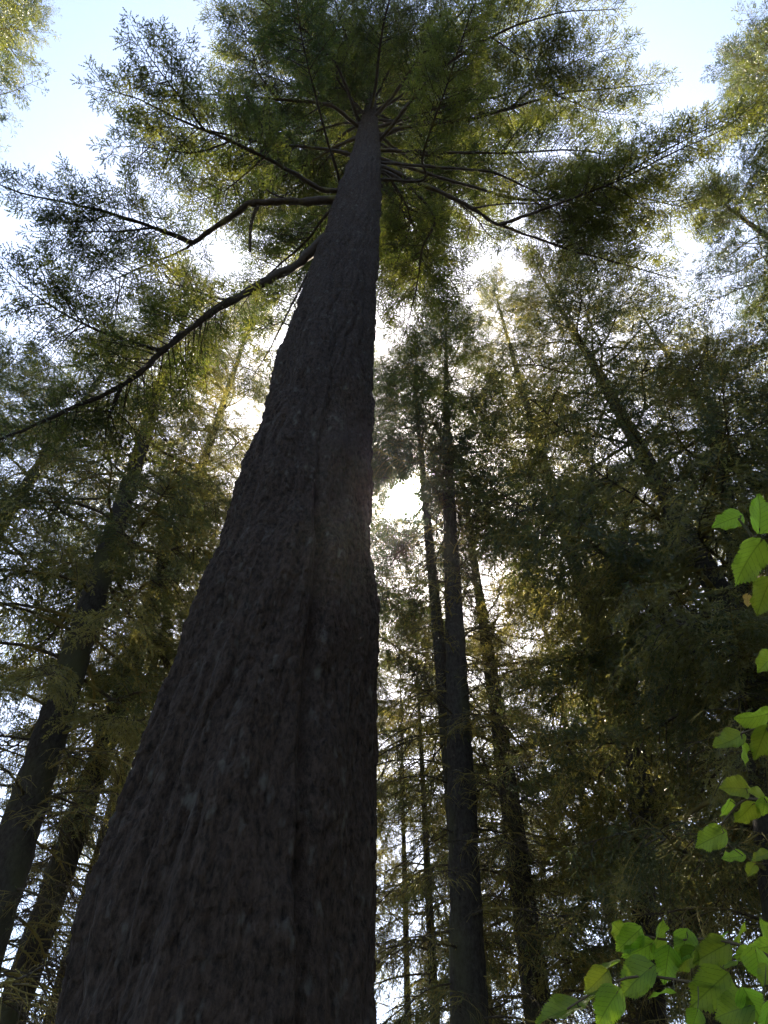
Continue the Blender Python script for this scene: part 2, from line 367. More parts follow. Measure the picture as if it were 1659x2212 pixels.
# regular axis: straight line fitted to the upper part, root flare below, tapering leader above
fit = np.polyfit(zc, cx_, 2)
HF = 43.0
def fir_axis(z):
    z = np.asarray(z, float)
    x = np.interp(z, zc, cx_)
    xt = np.polyval(np.polyfit(zc[-8:], cx_[-8:], 1), z)
    x = np.where(z > zc[-1], xt * 0 + cx_[-1] + (z - zc[-1]) * 0.004, x)
    x = np.where(z < zc[0], cx_[0] + (z - zc[0]) * (cx_[3] - cx_[0]) / (zc[3] - zc[0]) * 0.5, x)
    return np.stack([x, np.full_like(x, DF), z], -1)
def fir_rad(z):
    r = np.interp(z, np.r_[-0.3, 0.8, zc, HF], np.r_[rad[0] * 1.35, rad[0] * 1.12, rad, 0.03])
    return r
def fir_trunk():
    th = np.r_[np.linspace(-np.pi, -1.9, 26, endpoint=False), np.linspace(-1.9, 1.9, 380, endpoint=False), np.linspace(1.9, np.pi, 26, endpoint=False)]
    NA = len(th)
    z = np.concatenate([np.linspace(-0.3, 2.5, 60, endpoint=False), np.linspace(2.5, 9, 420, endpoint=False), np.linspace(9, 20, 330, endpoint=False), np.linspace(20, 32, 160, endpoint=False), np.linspace(32, HF, 60)])
    Z, TH = np.meshgrid(z, th, indexing='ij')
    R0 = fir_rad(z)[:, None]
    twist = 0.012 * Z
    tt = TH + 0.25 * np.sin(Z * 0.11) * 0.4
    cells = lambda k: (tt / (2 * np.pi) + 0.5) * k
    # broad flutes, strongest at the foot
    fl = 0.018 * np.exp(-Z / 9) * (np.sin(5 * tt + 0.7 + 0.05 * Z) + 0.6 * np.sin(9 * tt + 2.1)) + 0.012 * np.sin(3 * tt + 0.2 * Z)
    # the long seam right of the middle, the bole beyond it set back
    seam = np.interp(Z, [0, 2.5, 5.5, 8, 14, 22, 28], np.radians([42, 37, 27, 20, 12, 4, 0]))
    amp = np.interp(Z, [0, 3, 7, 10, 14, 19], [0.9, 1.0, 0.75, 0.45, 0.2, 0.0]) * (0.55 + 0.9 * vnoise(cells(3), Z * 0.5, 3, 77))
    d = TH - seam + 0.07 * (vnoise(cells(4), Z * 1.1, 4, 9) - 0.5) + 0.03 * (vnoise(cells(9), Z * 4, 9, 19) - 0.5)
    fl += amp * (-0.13 * np.exp(-(d / np.where(d < 0, 0.035, 0.10)) ** 2) - 0.005 / (1 + np.exp(-d / 0.025)))
    fl -= 0.05 * np.clip((-0.5 - TH) / 0.7, 0, 1) * np.exp(-Z / 10)
    # ridges running up the left flank
    for a0, w, k in ((-64, 0.06, 0.03), (-52, 0.05, -0.08), (-40, 0.06, 0.03), (-30, 0.05, -0.06), (-76, 0.05, -0.04), (-12, 0.06, 0.02), (-4, 0.05, -0.03)):
        dd = TH - np.radians(a0) - 0.08 * np.sin(Z * 0.35 + a0)
        fl += k * np.exp(-(dd / w) ** 2) * np.exp(-Z / 14)
    # an old scar and its rim, some swellings
    for zz, aa, wz, wa, k in ((13.2, 10, 1.0, 0.10, -0.03), (14.8, 4, 0.5, 0.12, 0.04), (12.0, 2, 0.5, 0.15, 0.04), (13.3, 70, 0.4, 0.3, 0.05), (11.6, 75, 0.3, 0.25, -0.02), (4.2, 5, 0.4, 0.2, 0.02)):
        fl += k * np.exp(-((Z - zz) / wz) ** 2 - ((TH - np.radians(aa)) / wa) ** 2)
    R = R0 * (1 + fl)
    # furrowed bark: narrow meandering furrows between long raised plates, broken across here and there
    def furrow(kx, fz, s, w):
        wob = vnoise(cells(max(3, kx // 3)), Z * fz * 2.2, max(3, kx // 3), s + 50) - 0.5
        v = vnoise(cells(kx) + wob * 1.6, Z * fz + wob * 0.5, kx, s)
        return np.exp(-(np.abs(2 * v - 1) / w) ** 2)
    f1, f2 = furrow(22, 0.42, 1, 0.34), furrow(40, 0.75, 2, 0.26)
    patch = vnoise(cells(7), Z * 0.55, 7, 21)                       # some stretches smoother, some deeply furrowed
    b = -(0.35 + 1.1 * patch) * f1 - 0.75 * (1.15 - patch) * f2 - 0.22 * furrow(84, 3.2, 6, 0.3)
    rag = 0.5 * vnoise(cells(120), Z * 9, 120, 31) + 0.3 * vnoise(cells(220), Z * 20, 220, 32)
    step = vnoise(cells(26), Z * 1.3, 26, 5) + 0.16 * rag                        # plates end in ragged steps
    st2 = vnoise(cells(60), Z * 3.4, 60, 35) + 0.2 * rag
    b += 0.85 * (np.floor(step * 4) / 4 - 0.5) + 0.40 * (np.floor(st2 * 3) / 3 - 0.5) + 0.16 * (vnoise(cells(130), Z * 7, 130, 4) - 0.5) + 0.16 * (vnoise(cells(230), Z * 24, 230, 8) - 0.5)
    depth = np.interp(Z, [0, 6, 18, 30, HF], [0.070, 0.062, 0.048, 0.028, 0.004]) * np.interp(TH, [-1.2, -0.5, 0.4, 1.2], [1.6, 1.05, 0.85, 1.0])
    R = R + depth * (b + 0.5)
    ax = fir_axis(z)
    V = ax[:, None] + np.stack([R * np.sin(TH), -R * np.cos(TH), np.zeros_like(R)], -1)
    nz = len(z)
    i = np.arange(nz - 1)[:, None] * NA; j = np.arange(NA)[None]; j2 = (j + 1) % NA
    F = np.stack([i + j, i + j2, i + NA + j2, i + NA + j], -1).reshape(-1, 4)
    return V.reshape(-1, 3), F
fir_base = fir_axis(0.0)
fir = empty('great_fir_tree', fir_base)
tag(fir, 'giant old fir with furrowed dark trunk filling the foreground, seen from its foot', 'tree')
V, F = fir_trunk()
obj('trunk', mesh('fir_trunk', V - fir_base, F, [M_bark], smooth=True), fir)

def limb_path(pts, z0, dz):
    n = len(pts); out = []
    cum = np.r_[0, np.cumsum([math.dist(pts[i], pts[i + 1]) for i in range(n - 1)])]; cum = cum / cum[-1]
    for (x, y), c in zip(pts, cum):
        out.append(at_z(x, y, z0 + dz * c))
    return np.array(out)
def zat(px, py): return at_y(px, py, DF)[2]
limb_no = [0]
def limb(pts, dz, r0, r1, s0, subs=(), label=None, **kw):
    """a limb of the great fir followed along its course; subs = (index of parent point, points, dz, r0)"""
    limb_no[0] += 1
    g = np.random.default_rng(100 + limb_no[0])
    z0 = zat(*pts[0]); P = limb_path(pts, z0, dz)
    ctr = fir_axis(P[0, 2]); P = np.vstack([ctr * 0.75 + P[0] * 0.25, P]) if np.linalg.norm(P[0] - ctr) > 0.1 else P
    wood, leaf = Acc(), Acc()
    w, f = grow(P, r0, r1, g, s0=s0, **kw); wood.add(*w); leaf.add(*f)
    for k, sp, sdz, sr in subs:
        n = len(pts); cum = np.r_[0, np.cumsum([math.dist(pts[i], pts[i + 1]) for i in range(n - 1)])]; c = cum[k] / cum[-1]
        Q = limb_path([pts[k]] + list(sp), z0 + dz * c, sdz)
        kw2 = dict(kw); kw2['l1'] = kw.get('l1', 1.3) * 0.85
        if sr < 0: kw2['l1'] = 0
        w, f = grow(Q, abs(sr), abs(sr) * 0.15 if sr > 0 else abs(sr) * 0.7, g, s0=0.25, **kw2); wood.add(*w); leaf.add(*f)
    V, F = wood.get()
    o = obj('limb', mesh('limb', V - fir_base, F, [M_limb], smooth=True), fir)
    if label: o['label'] = label
    V, F = leaf.get()
    if len(V): obj('foliage', mesh('foliage', V - fir_base, F, [M_fir]), o)
FK = dict(l1=1.45, d1=0.125, l2=0.42, d2=0.08, tw=0.19, tww=0.050, dt=0.055, droop1=0.10, droop2=0.08, lift=0.05, sides=9, rough=0.07)
# left side
limb([(737, 434), (640, 436), (560, 438), (530, 440), (522, 452), (470, 488), (420, 524), (408, 522), (330, 492), (200, 450), (60, 420), (-20, 392)], -2.5, 0.13, 0.012, 0.45,
     subs=((6, [(385, 545), (300, 580), (210, 620), (120, 660)], -1.5, 0.035), (2, [(546, 470), (541, 500), (540, 545)], -1.0, -0.05), (1, [(592, 420), (575, 408)], 0.4, -0.03),
           (8, [(260, 500), (180, 500), (90, 500)], -1, 0.03)), label='cranked lower limb kinked at a knob, with a hanging stub', **FK)
limb([(708, 508), (645, 567), (590, 600), (500, 650), (410, 712), (352, 760), (265, 830), (150, 885), (0, 950)], -6.5, 0.135, 0.025, 0.34,
     subs=((5, [(270, 735), (160, 690), (60, 625), (-10, 560)], 0.5, 0.045), (6, [(235, 905), (225, 960)], -0.8, 0.04), (3, [(455, 640), (380, 615), (310, 600)], 0.5, 0.03)), label='thick drooping mossy limb low on the left', **FK)
limb([(738, 412), (690, 408), (640, 376), (570, 340), (500, 305), (440, 280), (380, 255), (300, 215), (215, 190)], -1.5, 0.085, 0.010, 0.28,
     subs=((5, [(400, 225), (350, 160), (315, 110), (298, 75)], -0.5, 0.035), (3, [(520, 385), (470, 420), (400, 440)], -0.8, 0.03), (4, [(420, 330), (330, 320), (240, 315)], -1, 0.03)), **FK)
limb([(738, 402), (722, 350), (700, 280), (680, 200), (655, 100), (640, 0), (630, -60)], -1.0, 0.05, 0.010, 0.5, **FK)
limb([(772, 272), (735, 240), (700, 225), (600, 215), (480, 205), (390, 205)], -1.5, 0.09, 0.010, 0.3,
     subs=((3, [(560, 160), (540, 100), (510, 30)], -0.5, 0.035), (2, [(640, 260), (560, 280), (520, 250)], -0.5, 0.03)), **FK)
limb([(776, 262), (745, 180), (715, 125), (650, 60), (580, 10), (520, -30)], -1.0, 0.08, 0.012, 0.3, subs=((3, [(580, 70), (500, 60), (450, 20)], -0.5, 0.03),), **FK)
limb([(690, 555), (640, 640), (590, 740), (555, 800)], -3.0, 0.04, 0.008, 0.4, keep=0.4, **FK)
# right side
limb([(828, 362), (880, 386), (960, 420), (1020, 450), (1080, 486), (1160, 515), (1230, 540), (1350, 572), (1450, 600)], -2.5, 0.085, 0.012, 0.5,
     subs=((4, [(1200, 442), (1330, 392), (1450, 332), (1570, 275), (1610, 238)], -1.5, 0.055), (3, [(1090, 440), (1180, 442), (1290, 455), (1400, 500)], -0.5, 0.03)), label='long forked limb sweeping out to the right', **FK)
limb([(836, 372), (890, 410), (938, 472), (912, 540), (900, 620), (880, 700), (872, 730)], -3.0, 0.065, 0.010, 0.45, label='bent limb turning back down beside the trunk', **FK)
limb([(828, 325), (960, 330), (1100, 330), (1250, 325), (1380, 350)], -1.5, 0.07, 0.010, 0.35, subs=((2, [(1180, 390), (1280, 400), (1400, 390)], -0.8, 0.03),), **FK)
limb([(822, 292), (900, 270), (1000, 260), (1100, 235), (1200, 205), (1330, 190), (1430, 180)], -1.0, 0.10, 0.010, 0.3, subs=((3, [(1180, 170), (1270, 120), (1360, 100)], -0.5, 0.04), (4, [(1290, 240), (1380, 250)], -0.5, 0.03)), **FK)
limb([(826, 352), (950, 362), (1060, 372), (1150, 410), (1250, 440), (1380, 440), (1500, 430)], -1.5, 0.06, 0.010, 0.35, subs=((3, [(1230, 480), (1330, 520), (1440, 540)], -1, 0.03),), **FK)
limb([(915, 388), (912, 345), (930, 280), (960, 200), (1000, 80), (1035, -20)], 0.5, 0.05, 0.012, 0.3, **FK)
limb([(838, 380), (885, 470), (860, 560), (840, 640)], -1.5, 0.03, 0.008, 0.2, **FK)
limb([(824, 300), (930, 170), (1060, 80), (1200, 30), (1330, 20)], -0.5, 0.08, 0.012, 0.25, subs=((2, [(1150, 130), (1260, 110)], -0.3, 0.03),), **FK)
limb([(826, 345), (1000, 398), (1150, 432), (1300, 400), (1420, 335), (1560, 262), (1640, 230)], -2.5, 0.07, 0.012, 0.42, subs=((3, [(1400, 430), (1500, 450), (1600, 440)], -0.8, 0.03), (2, [(1250, 500), (1360, 560)], -1.0, 0.03)), **FK)

# further limbs of the crown, alike enough to share their shapes
LIB = []
for k in range(5):
    g = np.random.default_rng(300 + k)
    Lk = 6.0
    w = g.normal(0, 0.25, 6)
    P = np.array([(0, 0, 0), (1.2, w[0] * 0.3, 0.12), (2.6, w[1] * 0.7, 0.10 + w[2] * 0.2), (4.0, w[3], -0.15), (5.1, w[4] * 1.3, -0.35), (6.0, w[5] * 1.3, -0.40)])
    (wv, wf), (fv, ff) = grow(P, 0.065, 0.010, g, s0=0.22 if k < 3 else 0.07, l1=1.6, d1=0.13, l2=0.45, d2=0.08, tw=0.19, tww=0.050, dt=0.055, droop1=0.12, droop2=0.1, lift=0.05)
    LIB.append((mesh('limb_shared', wv, wf, [M_limb], smooth=True), mesh('foliage_shared', fv, ff, [M_fir])))
g = np.random.default_rng(5)
ga = 0.0
for k, z in enumerate(np.r_[np.linspace(24.5, 30, 9), np.linspace(30.3, 42.3, 56)]):
    ga += 2.39996
    az = ga % (2 * math.pi)                    # 0 = to the right, pi/2 = away from the camera
    front = math.cos(az + math.pi / 2)         # 1 when it points at the camera
    if z < 31.5 and front > 0.35: az = -az
    if z < 26 and abs(math.sin(az)) < 0.45: az = math.pi / 2 + (az - math.pi / 2) * 0.3
    c = fir_axis(z)
    length = np.interp(z, [20, 27, 33, 43], [4.4, 6.4, 6.8, 1.2]) * g.uniform(0.8, 1.12)
    pitch = np.interp(z, [20, 30, 43], [-0.10, 0.05, 0.55]) + g.normal(0, 0.06)
    M = Matrix.Translation(Vector(c - fir_base)) @ Matrix.Rotation(az, 4, 'Z') @ Matrix.Rotation(-pitch, 4, 'Y') @ Matrix.Rotation(g.normal(0, 0.15), 4, 'X') @ Matrix.Scale(length / 6.0, 4)
    a, b = LIB[k % 3] if z < 30.5 else LIB[k % 5] if z < 34 else LIB[3 + k % 2]
    o = obj('limb', a, fir, M); obj('foliage', b, o)

# ------------------------------------------------------------------ the forest around it
def lib_branch(seed, L, mats, dead=False, **kw):
    g = np.random.default_rng(seed)
    w = g.normal(0, 0.06 * L, 5); dz = g.uniform(-0.06, 0.03) * L
    P = np.array([(0, 0, 0), (0.25 * L, w[0] * 0.4, 0.03 * L), (0.5 * L, w[1] * 0.8, 0.01 * L + dz * 0.4), (0.78 * L, w[2], -0.05 * L + dz), (L, w[3], -0.04 * L + dz * 1.2)])
    r0 = kw.pop('r0', 0.011 * L)
    (wv, wf), (fv, ff) = grow(P, r0, 0.005, g, sides=5, **kw)
    if dead:
        keep = g.random(len(ff) // 6) < dead
        ff = ff[np.repeat(keep, 6)]
    # tufts of moss along the bough
    A = spline(P, 240); i = g.integers(0, 190, int((26 if dead else 80) * L)); T = unit(np.gradient(A, axis=0))[i]
    rad = 0.9 * (r0 + (0.005 - r0) * (i / 240.0) ** 0.8)
    o = unit(np.cross(T, g.normal(0, 1, (len(i), 3)))) ; o = unit(o + UP * 0.35)
    mv, mf = twiglets(A[i] + o * rad[:, None] * 0.6, o + 0.8 * g.normal(0, 1, (len(i), 3)), T + g.normal(0, 0.5, T.shape), g.uniform(0.015, 0.045, len(i)), g.uniform(0.012, 0.026, len(i)), g, 2)
    V = np.vstack([wv, fv, mv]); F = np.vstack([wf, ff + len(wv), mf + len(wv) + len(fv)])
    return mesh('branch_shared', V, F, mats + [M_moss], np.r_[np.zeros(len(wf)), np.ones(len(ff)), np.full(len(mf), 2)], smooth=np.r_[np.ones(len(wf), bool), np.zeros(len(ff) + len(mf), bool)])
SB = [lib_branch(500 + k, 4.2, [M_twig, M_spruce], wood2=False, s0=0.26, l1=1.25, d1=0.125, l2=0.40, d2=0.085, tw=0.15, tww=0.055, dt=0.055, keep=0.74, droop1=0.65, droop2=0.35, lift=0.0, upflat=0.5) for k in range(6)]
SS = [lib_branch(520 + k, 1.3, [M_twig, M_spruce], wood2=False, s0=0.05, l1=0.5, d1=0.075, l2=0.26, d2=0.065, tw=0.13, tww=0.05, dt=0.05, droop1=0.15, droop2=0.15, lift=0.1, upflat=0.5) for k in range(3)]
SD = [lib_branch(540 + k, 2.6, [M_twig, M_spruce], dead=0.10, s0=0.12, l1=0.8, d1=0.22, l2=0.4, d2=0.13, tw=0.10, tww=0.03, dt=0.07, droop1=0.3, droop2=0.5, lift=0.0, upflat=0.6, r0=0.022) for k in range(4)]
tree_no = [0]
def conifer(label, p_lo, p_hi, D, H, r_lo, Lmax=3.2, crown0=0.35, dead0=0.10, n=110, nd=35, group=None, lib=(SB, SS), name='spruce_tree', D2=None, needles=None):
    """a tree whose stem passes through two sighted points D metres ahead; H = height of its top"""
    tree_no[0] += 1
    g = np.random.default_rng(900 + tree_no[0])
    a = at_y(*p_lo, D) if len(p_lo) == 2 else np.array(p_lo); b = at_y(*p_hi, D2 or D) if len(p_hi) == 2 else np.array(p_hi)
    d = (b - a) / (b[2] - a[2])
    sway = g.normal(0, 0.05, 4)
    def ax(z):
        z = np.asarray(z, float); q = z / H
        p = a + d * (z[..., None] - a[2])
        p = p + np.stack([sway[0] * np.sin(5 * q + sway[1] * 40) * 2 * q, sway[2] * np.sin(4 * q) * 2 * q, 0 * q], -1)
        p[..., 2] = z
        return p
    base = ax(np.array(0.0)); base[2] = -0.05
    t = tag(empty(name, base), label, 'tree', group)
    rz = lambda z: np.interp(np.asarray(z) / H, [-0.02, 0.02, 0.06, 0.3, 0.7, 1], np.array([1.4, 1.1, 1.0, 0.85, 0.45, 0.05])) * r_lo
    z = np.linspace(-0.3, H, 150)
    V, F = tube(ax(z), rz(z), 22, 0.04, g)
    obj('trunk', mesh('spruce_trunk', V - base, F, [M_bark2], smooth=True), t)
    ga = g.uniform(0, 6)
    zs = np.r_[dead0 * H + (crown0 - dead0) * H * (np.arange(nd) + g.uniform(0, 1, nd)) / max(nd, 1), H * (crown0 + (0.985 - crown0) * (np.arange(n) / n) ** 0.92)]
    for k, zz in enumerate(zs):
        ga += 2.39996 + g.normal(0, 0.3)
        dead = k < nd
        f = max(0, (zz / H - crown0) / (1 - crown0))
        L = (Lmax * g.uniform(0.4, 0.85)) if dead else (Lmax * (1 - f) ** 0.55 * min(1, 0.7 + 2 * f) * g.uniform(0.7, 1.15) + 0.3)
        if dead: lb, L0 = SD[g.integers(4)], 2.6
        elif L < 1.35: lb, L0 = lib[1][g.integers(len(lib[1]))], 1.3
        else: lb, L0 = lib[0][g.integers(len(lib[0]))], 4.2
        pitch = (-0.15 if dead else np.interp(f, [0, 0.5, 1], [-0.30, -0.02, 0.75])) + g.normal(0, 0.13)
        s = L / L0
        c = ax(np.array(zz)) - base
        tipd = np.array([math.cos(ga) * math.cos(pitch), math.sin(ga) * math.cos(pitch), math.sin(pitch)]) * L
        q = (c + base - CAM)[None] + np.array([0.3, 0.6, 0.9])[:, None] * tipd[None]
        if (unit(q) @ SUN_DIR).max() > math.cos(math.radians(1.35)): continue      # the opening the sun looks through
        M = Matrix.Translation(Vector(c)) @ Matrix.Rotation(ga, 4, 'Z') @ Matrix.Rotation(-pitch, 4, 'Y') @ Matrix.Rotation(g.normal(0, 0.2), 4, 'X') @ Matrix.Scale(s, 4)
        br = obj('branch', lb, t, M)
        if needles: br.material_slots[1].link = 'OBJECT'; br.material_slots[1].material = needles
    return t
FL = ([m for m in SB], SS)
# left
conifer('thick dark spruce trunk leaning in at the left edge, crown behind the drooping limb', (60, 1740), (425, 610), 11, 31, 0.34, Lmax=4.4, crown0=0.3, n=110, nd=45)
conifer('slim bare trunk in the lower left corner, nearer the left edge', (25, 2212), (215, 1620), 16, 24, 0.22, Lmax=3.0, crown0=0.42, dead0=0.05, n=48, nd=70)
conifer('slim trunk half hidden by the left flank of the giant fir', (115, 2212), (262, 1690), 18, 25, 0.24, Lmax=3.0, crown0=0.40, dead0=0.05, n=54, nd=70)
conifer('dark pointed spruce crown left of centre under the cranked limb', at_y(275, 715, 13) * np.array([1, 1, 0]), (275, 715), 13, 30.5, 0.33, Lmax=4.4, crown0=0.45, n=81, needles=M_dark)
conifer('dark pointed spruce crown against the left edge below the sky', at_y(25, 775, 10) * np.array([1, 1, 0]), (25, 775), 10, 22, 0.28, Lmax=3.8, crown0=0.42, n=70, needles=M_dark)
# centre and right
conifer('straight spruce trunk standing right of the sun beside the giant fir', (1012, 2212), (966, 760), 12, 29.5, 0.29, Lmax=3.3, crown0=0.54, dead0=0.06, n=120, nd=105, needles=M_dark)
conifer('thinner twin stem just left of the straight spruce, closest to the sun', (935, 1250), (893, 800), 12.7, 28.5, 0.20, Lmax=3.0, crown0=0.62, dead0=0.25, n=75, nd=45, needles=M_dark)
conifer('spruce trunk between the straight spruce and the shrub leaves', (1165, 2212), (1108, 1800), 17, 27, 0.34, Lmax=4.2, crown0=0.30, n=76, nd=45)
conifer('leaning mossy tree at the right with sunlit yellow branches', (1450, 1100), (1200, 650), 10, 29.5, 0.31, Lmax=5.2, crown0=0.26, dead0=0.12, n=140, nd=50)
conifer('very thin distant trunk close to the right flank of the giant fir', (882, 2212), (872, 1800), 24, 24, 0.13, Lmax=2.8, crown0=0.30, n=48, nd=40)
conifer('spruce trunk rising behind the cluster of green shrub leaves', (1412, 2212), (1378, 1700), 16, 24, 0.32, Lmax=4.4, crown0=0.30, n=76, nd=35)
conifer('dark drooping spruce filling the right edge behind the upper leaves', (1655, 1700), (1580, 1200), 9, 20, 0.28, Lmax=4.0, crown0=0.30, n=70, nd=25)
conifer('tall spruce whose narrow tip pokes up near the right edge', at_y(1495, 535, 13) * np.array([1, 1, 0]), (1495, 535), 13, 34.5, 0.33, Lmax=4.2, crown0=0.30, n=68, needles=M_dark)
conifer('spruce with a rounded crown top hidden beside the giant trunk', at_y(775, 770, 17) * np.array([1, 1, 0]), (775, 770), 17, 37, 0.30, Lmax=4.4, crown0=0.45, n=120, needles=M_dark)
conifer('spruce with a dense crown between the straight trunk and the leaning tree', at_y(1130, 860, 19) * np.array([1, 1, 0]), (1130, 860), 19, 37, 0.30, Lmax=4.4, crown0=0.30, n=80)
conifer('spruce whose crown fills the gap between drooping limb and giant trunk', at_y(560, 640, 15) * np.array([1, 1, 0]), (560, 640), 15, 40, 0.30, Lmax=4.2, crown0=0.40, n=105)
conifer('slender spruce under the long forked limb, left of the leaning tree', at_y(1060, 610, 14.5) * np.array([1, 1, 0]), (1060, 610), 14.5, 40.5, 0.28, Lmax=3.8, crown0=0.45, n=110)
conifer('spruce between leaning tree and narrow tip, top just under the crown of the giant', at_y(1330, 600, 13) * np.array([1, 1, 0]), (1330, 600), 13, 34, 0.28, Lmax=4.0, crown0=0.40, n=45)
conifer('shorter dark spruce at the right edge below the sky gap', (10.6, 6.6, 0), (10.5, 6.5, 20), 1, 26.5, 0.3, Lmax=4.4, crown0=0.3, n=104, nd=10, needles=M_dark)
conifer('golden lit spruce low between the giant trunk and the straight spruce', (1.3, 21, 0), (1.2, 21, 20), 1, 22, 0.16, Lmax=3.2, crown0=0.34, n=85, nd=30)
conifer('farther golden spruce just right of the straight spruce, low down', (4.6, 24, 0), (4.5, 24, 20), 1, 24, 0.18, Lmax=3.6, crown0=0.36, n=85, nd=30)
conifer('far spruce filling the pale gap right of the straight spruce', (6.4, 21.5, 0), (6.3, 21.5, 20), 1, 26, 0.22, Lmax=4.0, crown0=0.30, n=85, nd=20)
# trees at the sides whose boughs reach into the upper corners
conifer('sunlit tree whose yellow green boughs reach into the top left corner', (-12.0, 1.6, 0), (-11.8, 1.6, 20), 1, 30, 0.35, Lmax=4.6, crown0=0.30, nd=10, n=150, needles=M_fir)
conifer('sunlit tree whose ragged boughs hang in along the top right edge', (13.0, 3.6, 0), (12.9, 3.6, 20), 1, 33, 0.35, Lmax=5.6, crown0=0.30, nd=10, n=170, needles=M_dark)
# deeper in the wood
deep = [(-8.5, 27, 30), (-4.5, 21, 29), (-17, 17, 25), (3.2, 26, 30), (10.5, 25, 30), (14, 19, 27), (-1.5, 27, 33), (9.5, 17, 24), (-7, 16, 26)]
behind = [(-4, -12, 30), (2, -8, 27), (5.5, -5, 29), (8, -11, 30), (10, -3, 28), (13, -7, 29), (16, -1, 29)]
names = ['far spruce whose crown fills the gap left of the giant trunk', 'far spruce directly behind the left flank of the giant trunk', 'distant spruce beyond the thick left trunk', 'far spruce behind the straight trunk right of the sun', 'far spruce behind the sunlit hanging boughs at the right', 'far spruce behind the dark right edge', 'far spruce hidden almost wholly behind the giant fir', 'middle distance spruce with hanging boughs right of centre', 'nearer spruce with bright boughs tight against the left flank of the giant trunk']
for (x, y, h), nm in zip(deep, names):
    conifer(nm, (x, y, 0), (x * 0.985, y, 20), 1, h, 0.25, Lmax=4.2, crown0=0.48, n=66, nd=46, group='spruces deeper in the wood')
for x, y, h in behind:                         # the wood goes on behind the camera and shades the near side of the trunk
    conifer('spruce of the wood standing behind the viewer', (x, y, 0), (x * 0.985, y, 20), 1, h, 0.28, Lmax=4.6, crown0=0.25, n=60, nd=6, group='spruces behind the viewer')

# ------------------------------------------------------------------ the broad-leaved shrub at the right
def leaf_mat(name, c, t):
    m, n, l, out = mat(name)
    uv = n.new('ShaderNodeUVMap'); sp = n.new('ShaderNodeSeparateXYZ'); l.new(uv.outputs[0], sp.inputs[0])
    def math_(op, a, b=None, c=None):
        x = n.new('ShaderNodeMath'); x.operation = op
        for i, v in enumerate((a, b, c)):
            if v is None: continue
            if hasattr(v, 'links'): l.new(v, x.inputs[i])
            else: x.inputs[i].default_value = v
        return x.outputs[0]
    ax = math_('ABSOLUTE', sp.outputs[0])
    # side veins leave the midrib at a slant
    ph = math_('MULTIPLY', math_('SUBTRACT', sp.outputs[1], math_('MULTIPLY', ax, 0.75)), 8.0)
    fr = math_('ABSOLUTE', math_('SUBTRACT', math_('FRACT', ph), 0.5))
    side = math_('LESS_THAN', fr, 0.045)
    mid = math_('LESS_THAN', ax, 0.014)
    vein = math_('MAXIMUM', side, mid)
    g = n.new('ShaderNodeNewGeometry'); no = n.new('ShaderNodeTexNoise'); no.inputs['Scale'].default_value = 40; no.inputs['Detail'].default_value = 5
    l.new(g.outputs['Position'], no.inputs['Vector'])
    oi = n.new('ShaderNodeObjectInfo')
    hs = n.new('ShaderNodeHueSaturation'); l.new(math_('MULTIPLY_ADD', oi.outputs['Random'], 0.05, 0.475), hs.inputs['Hue']); l.new(math_('MULTIPLY_ADD', oi.outputs['Random'], 0.6, 0.65), hs.inputs['Value'])
    tcol = rgbmix(n, l, no.outputs['Fac'], tuple(0.75 * x for x in t), tuple(1.2 * x for x in t))
    tcol = rgbmix(n, l, math_('MULTIPLY', vein, 0.6), tcol, tuple(0.35 * x for x in t))
    l.new(tcol, hs.inputs['Color'])
    df = n.new('ShaderNodeBsdfPrincipled'); df.inputs['Base Color'].default_value = (*c, 1); df.inputs['Roughness'].default_value = 0.5
    df.inputs['Specular IOR Level'].default_value = 0.3
    tr = n.new('ShaderNodeBsdfTranslucent'); l.new(hs.outputs[0], tr.inputs['Color'])
    bp = n.new('ShaderNodeBump'); bp.inputs['Strength'].default_value = 0.4; bp.inputs['Distance'].default_value = 0.002; l.new(math_('SUBTRACT', no.outputs['Fac'], vein), bp.inputs['Height'])
    l.new(bp.outputs[0], df.inputs['Normal']); l.new(bp.outputs[0], tr.inputs['Normal'])
    mx = n.new('ShaderNodeMixShader'); mx.inputs[0].default_value = 0.6
    l.new(df.outputs[0], mx.inputs[1]); l.new(tr.outputs[0], mx.inputs[2]); l.new(mx.outputs[0], out.inputs['Surface'])
    return m
M_leaf = leaf_mat('hazel_leaf', (0.06, 0.12, 0.02), (0.46, 0.62, 0.04))
M_dry = leaf_mat('withered_leaf', (0.25, 0.16, 0.05), (0.55, 0.35, 0.08))
M_stem = plain_wood('shrub_stem', (0.06, 0.045, 0.03), (0.12, 0.09, 0.05), (0.10, 0.12, 0.04), 0.2)
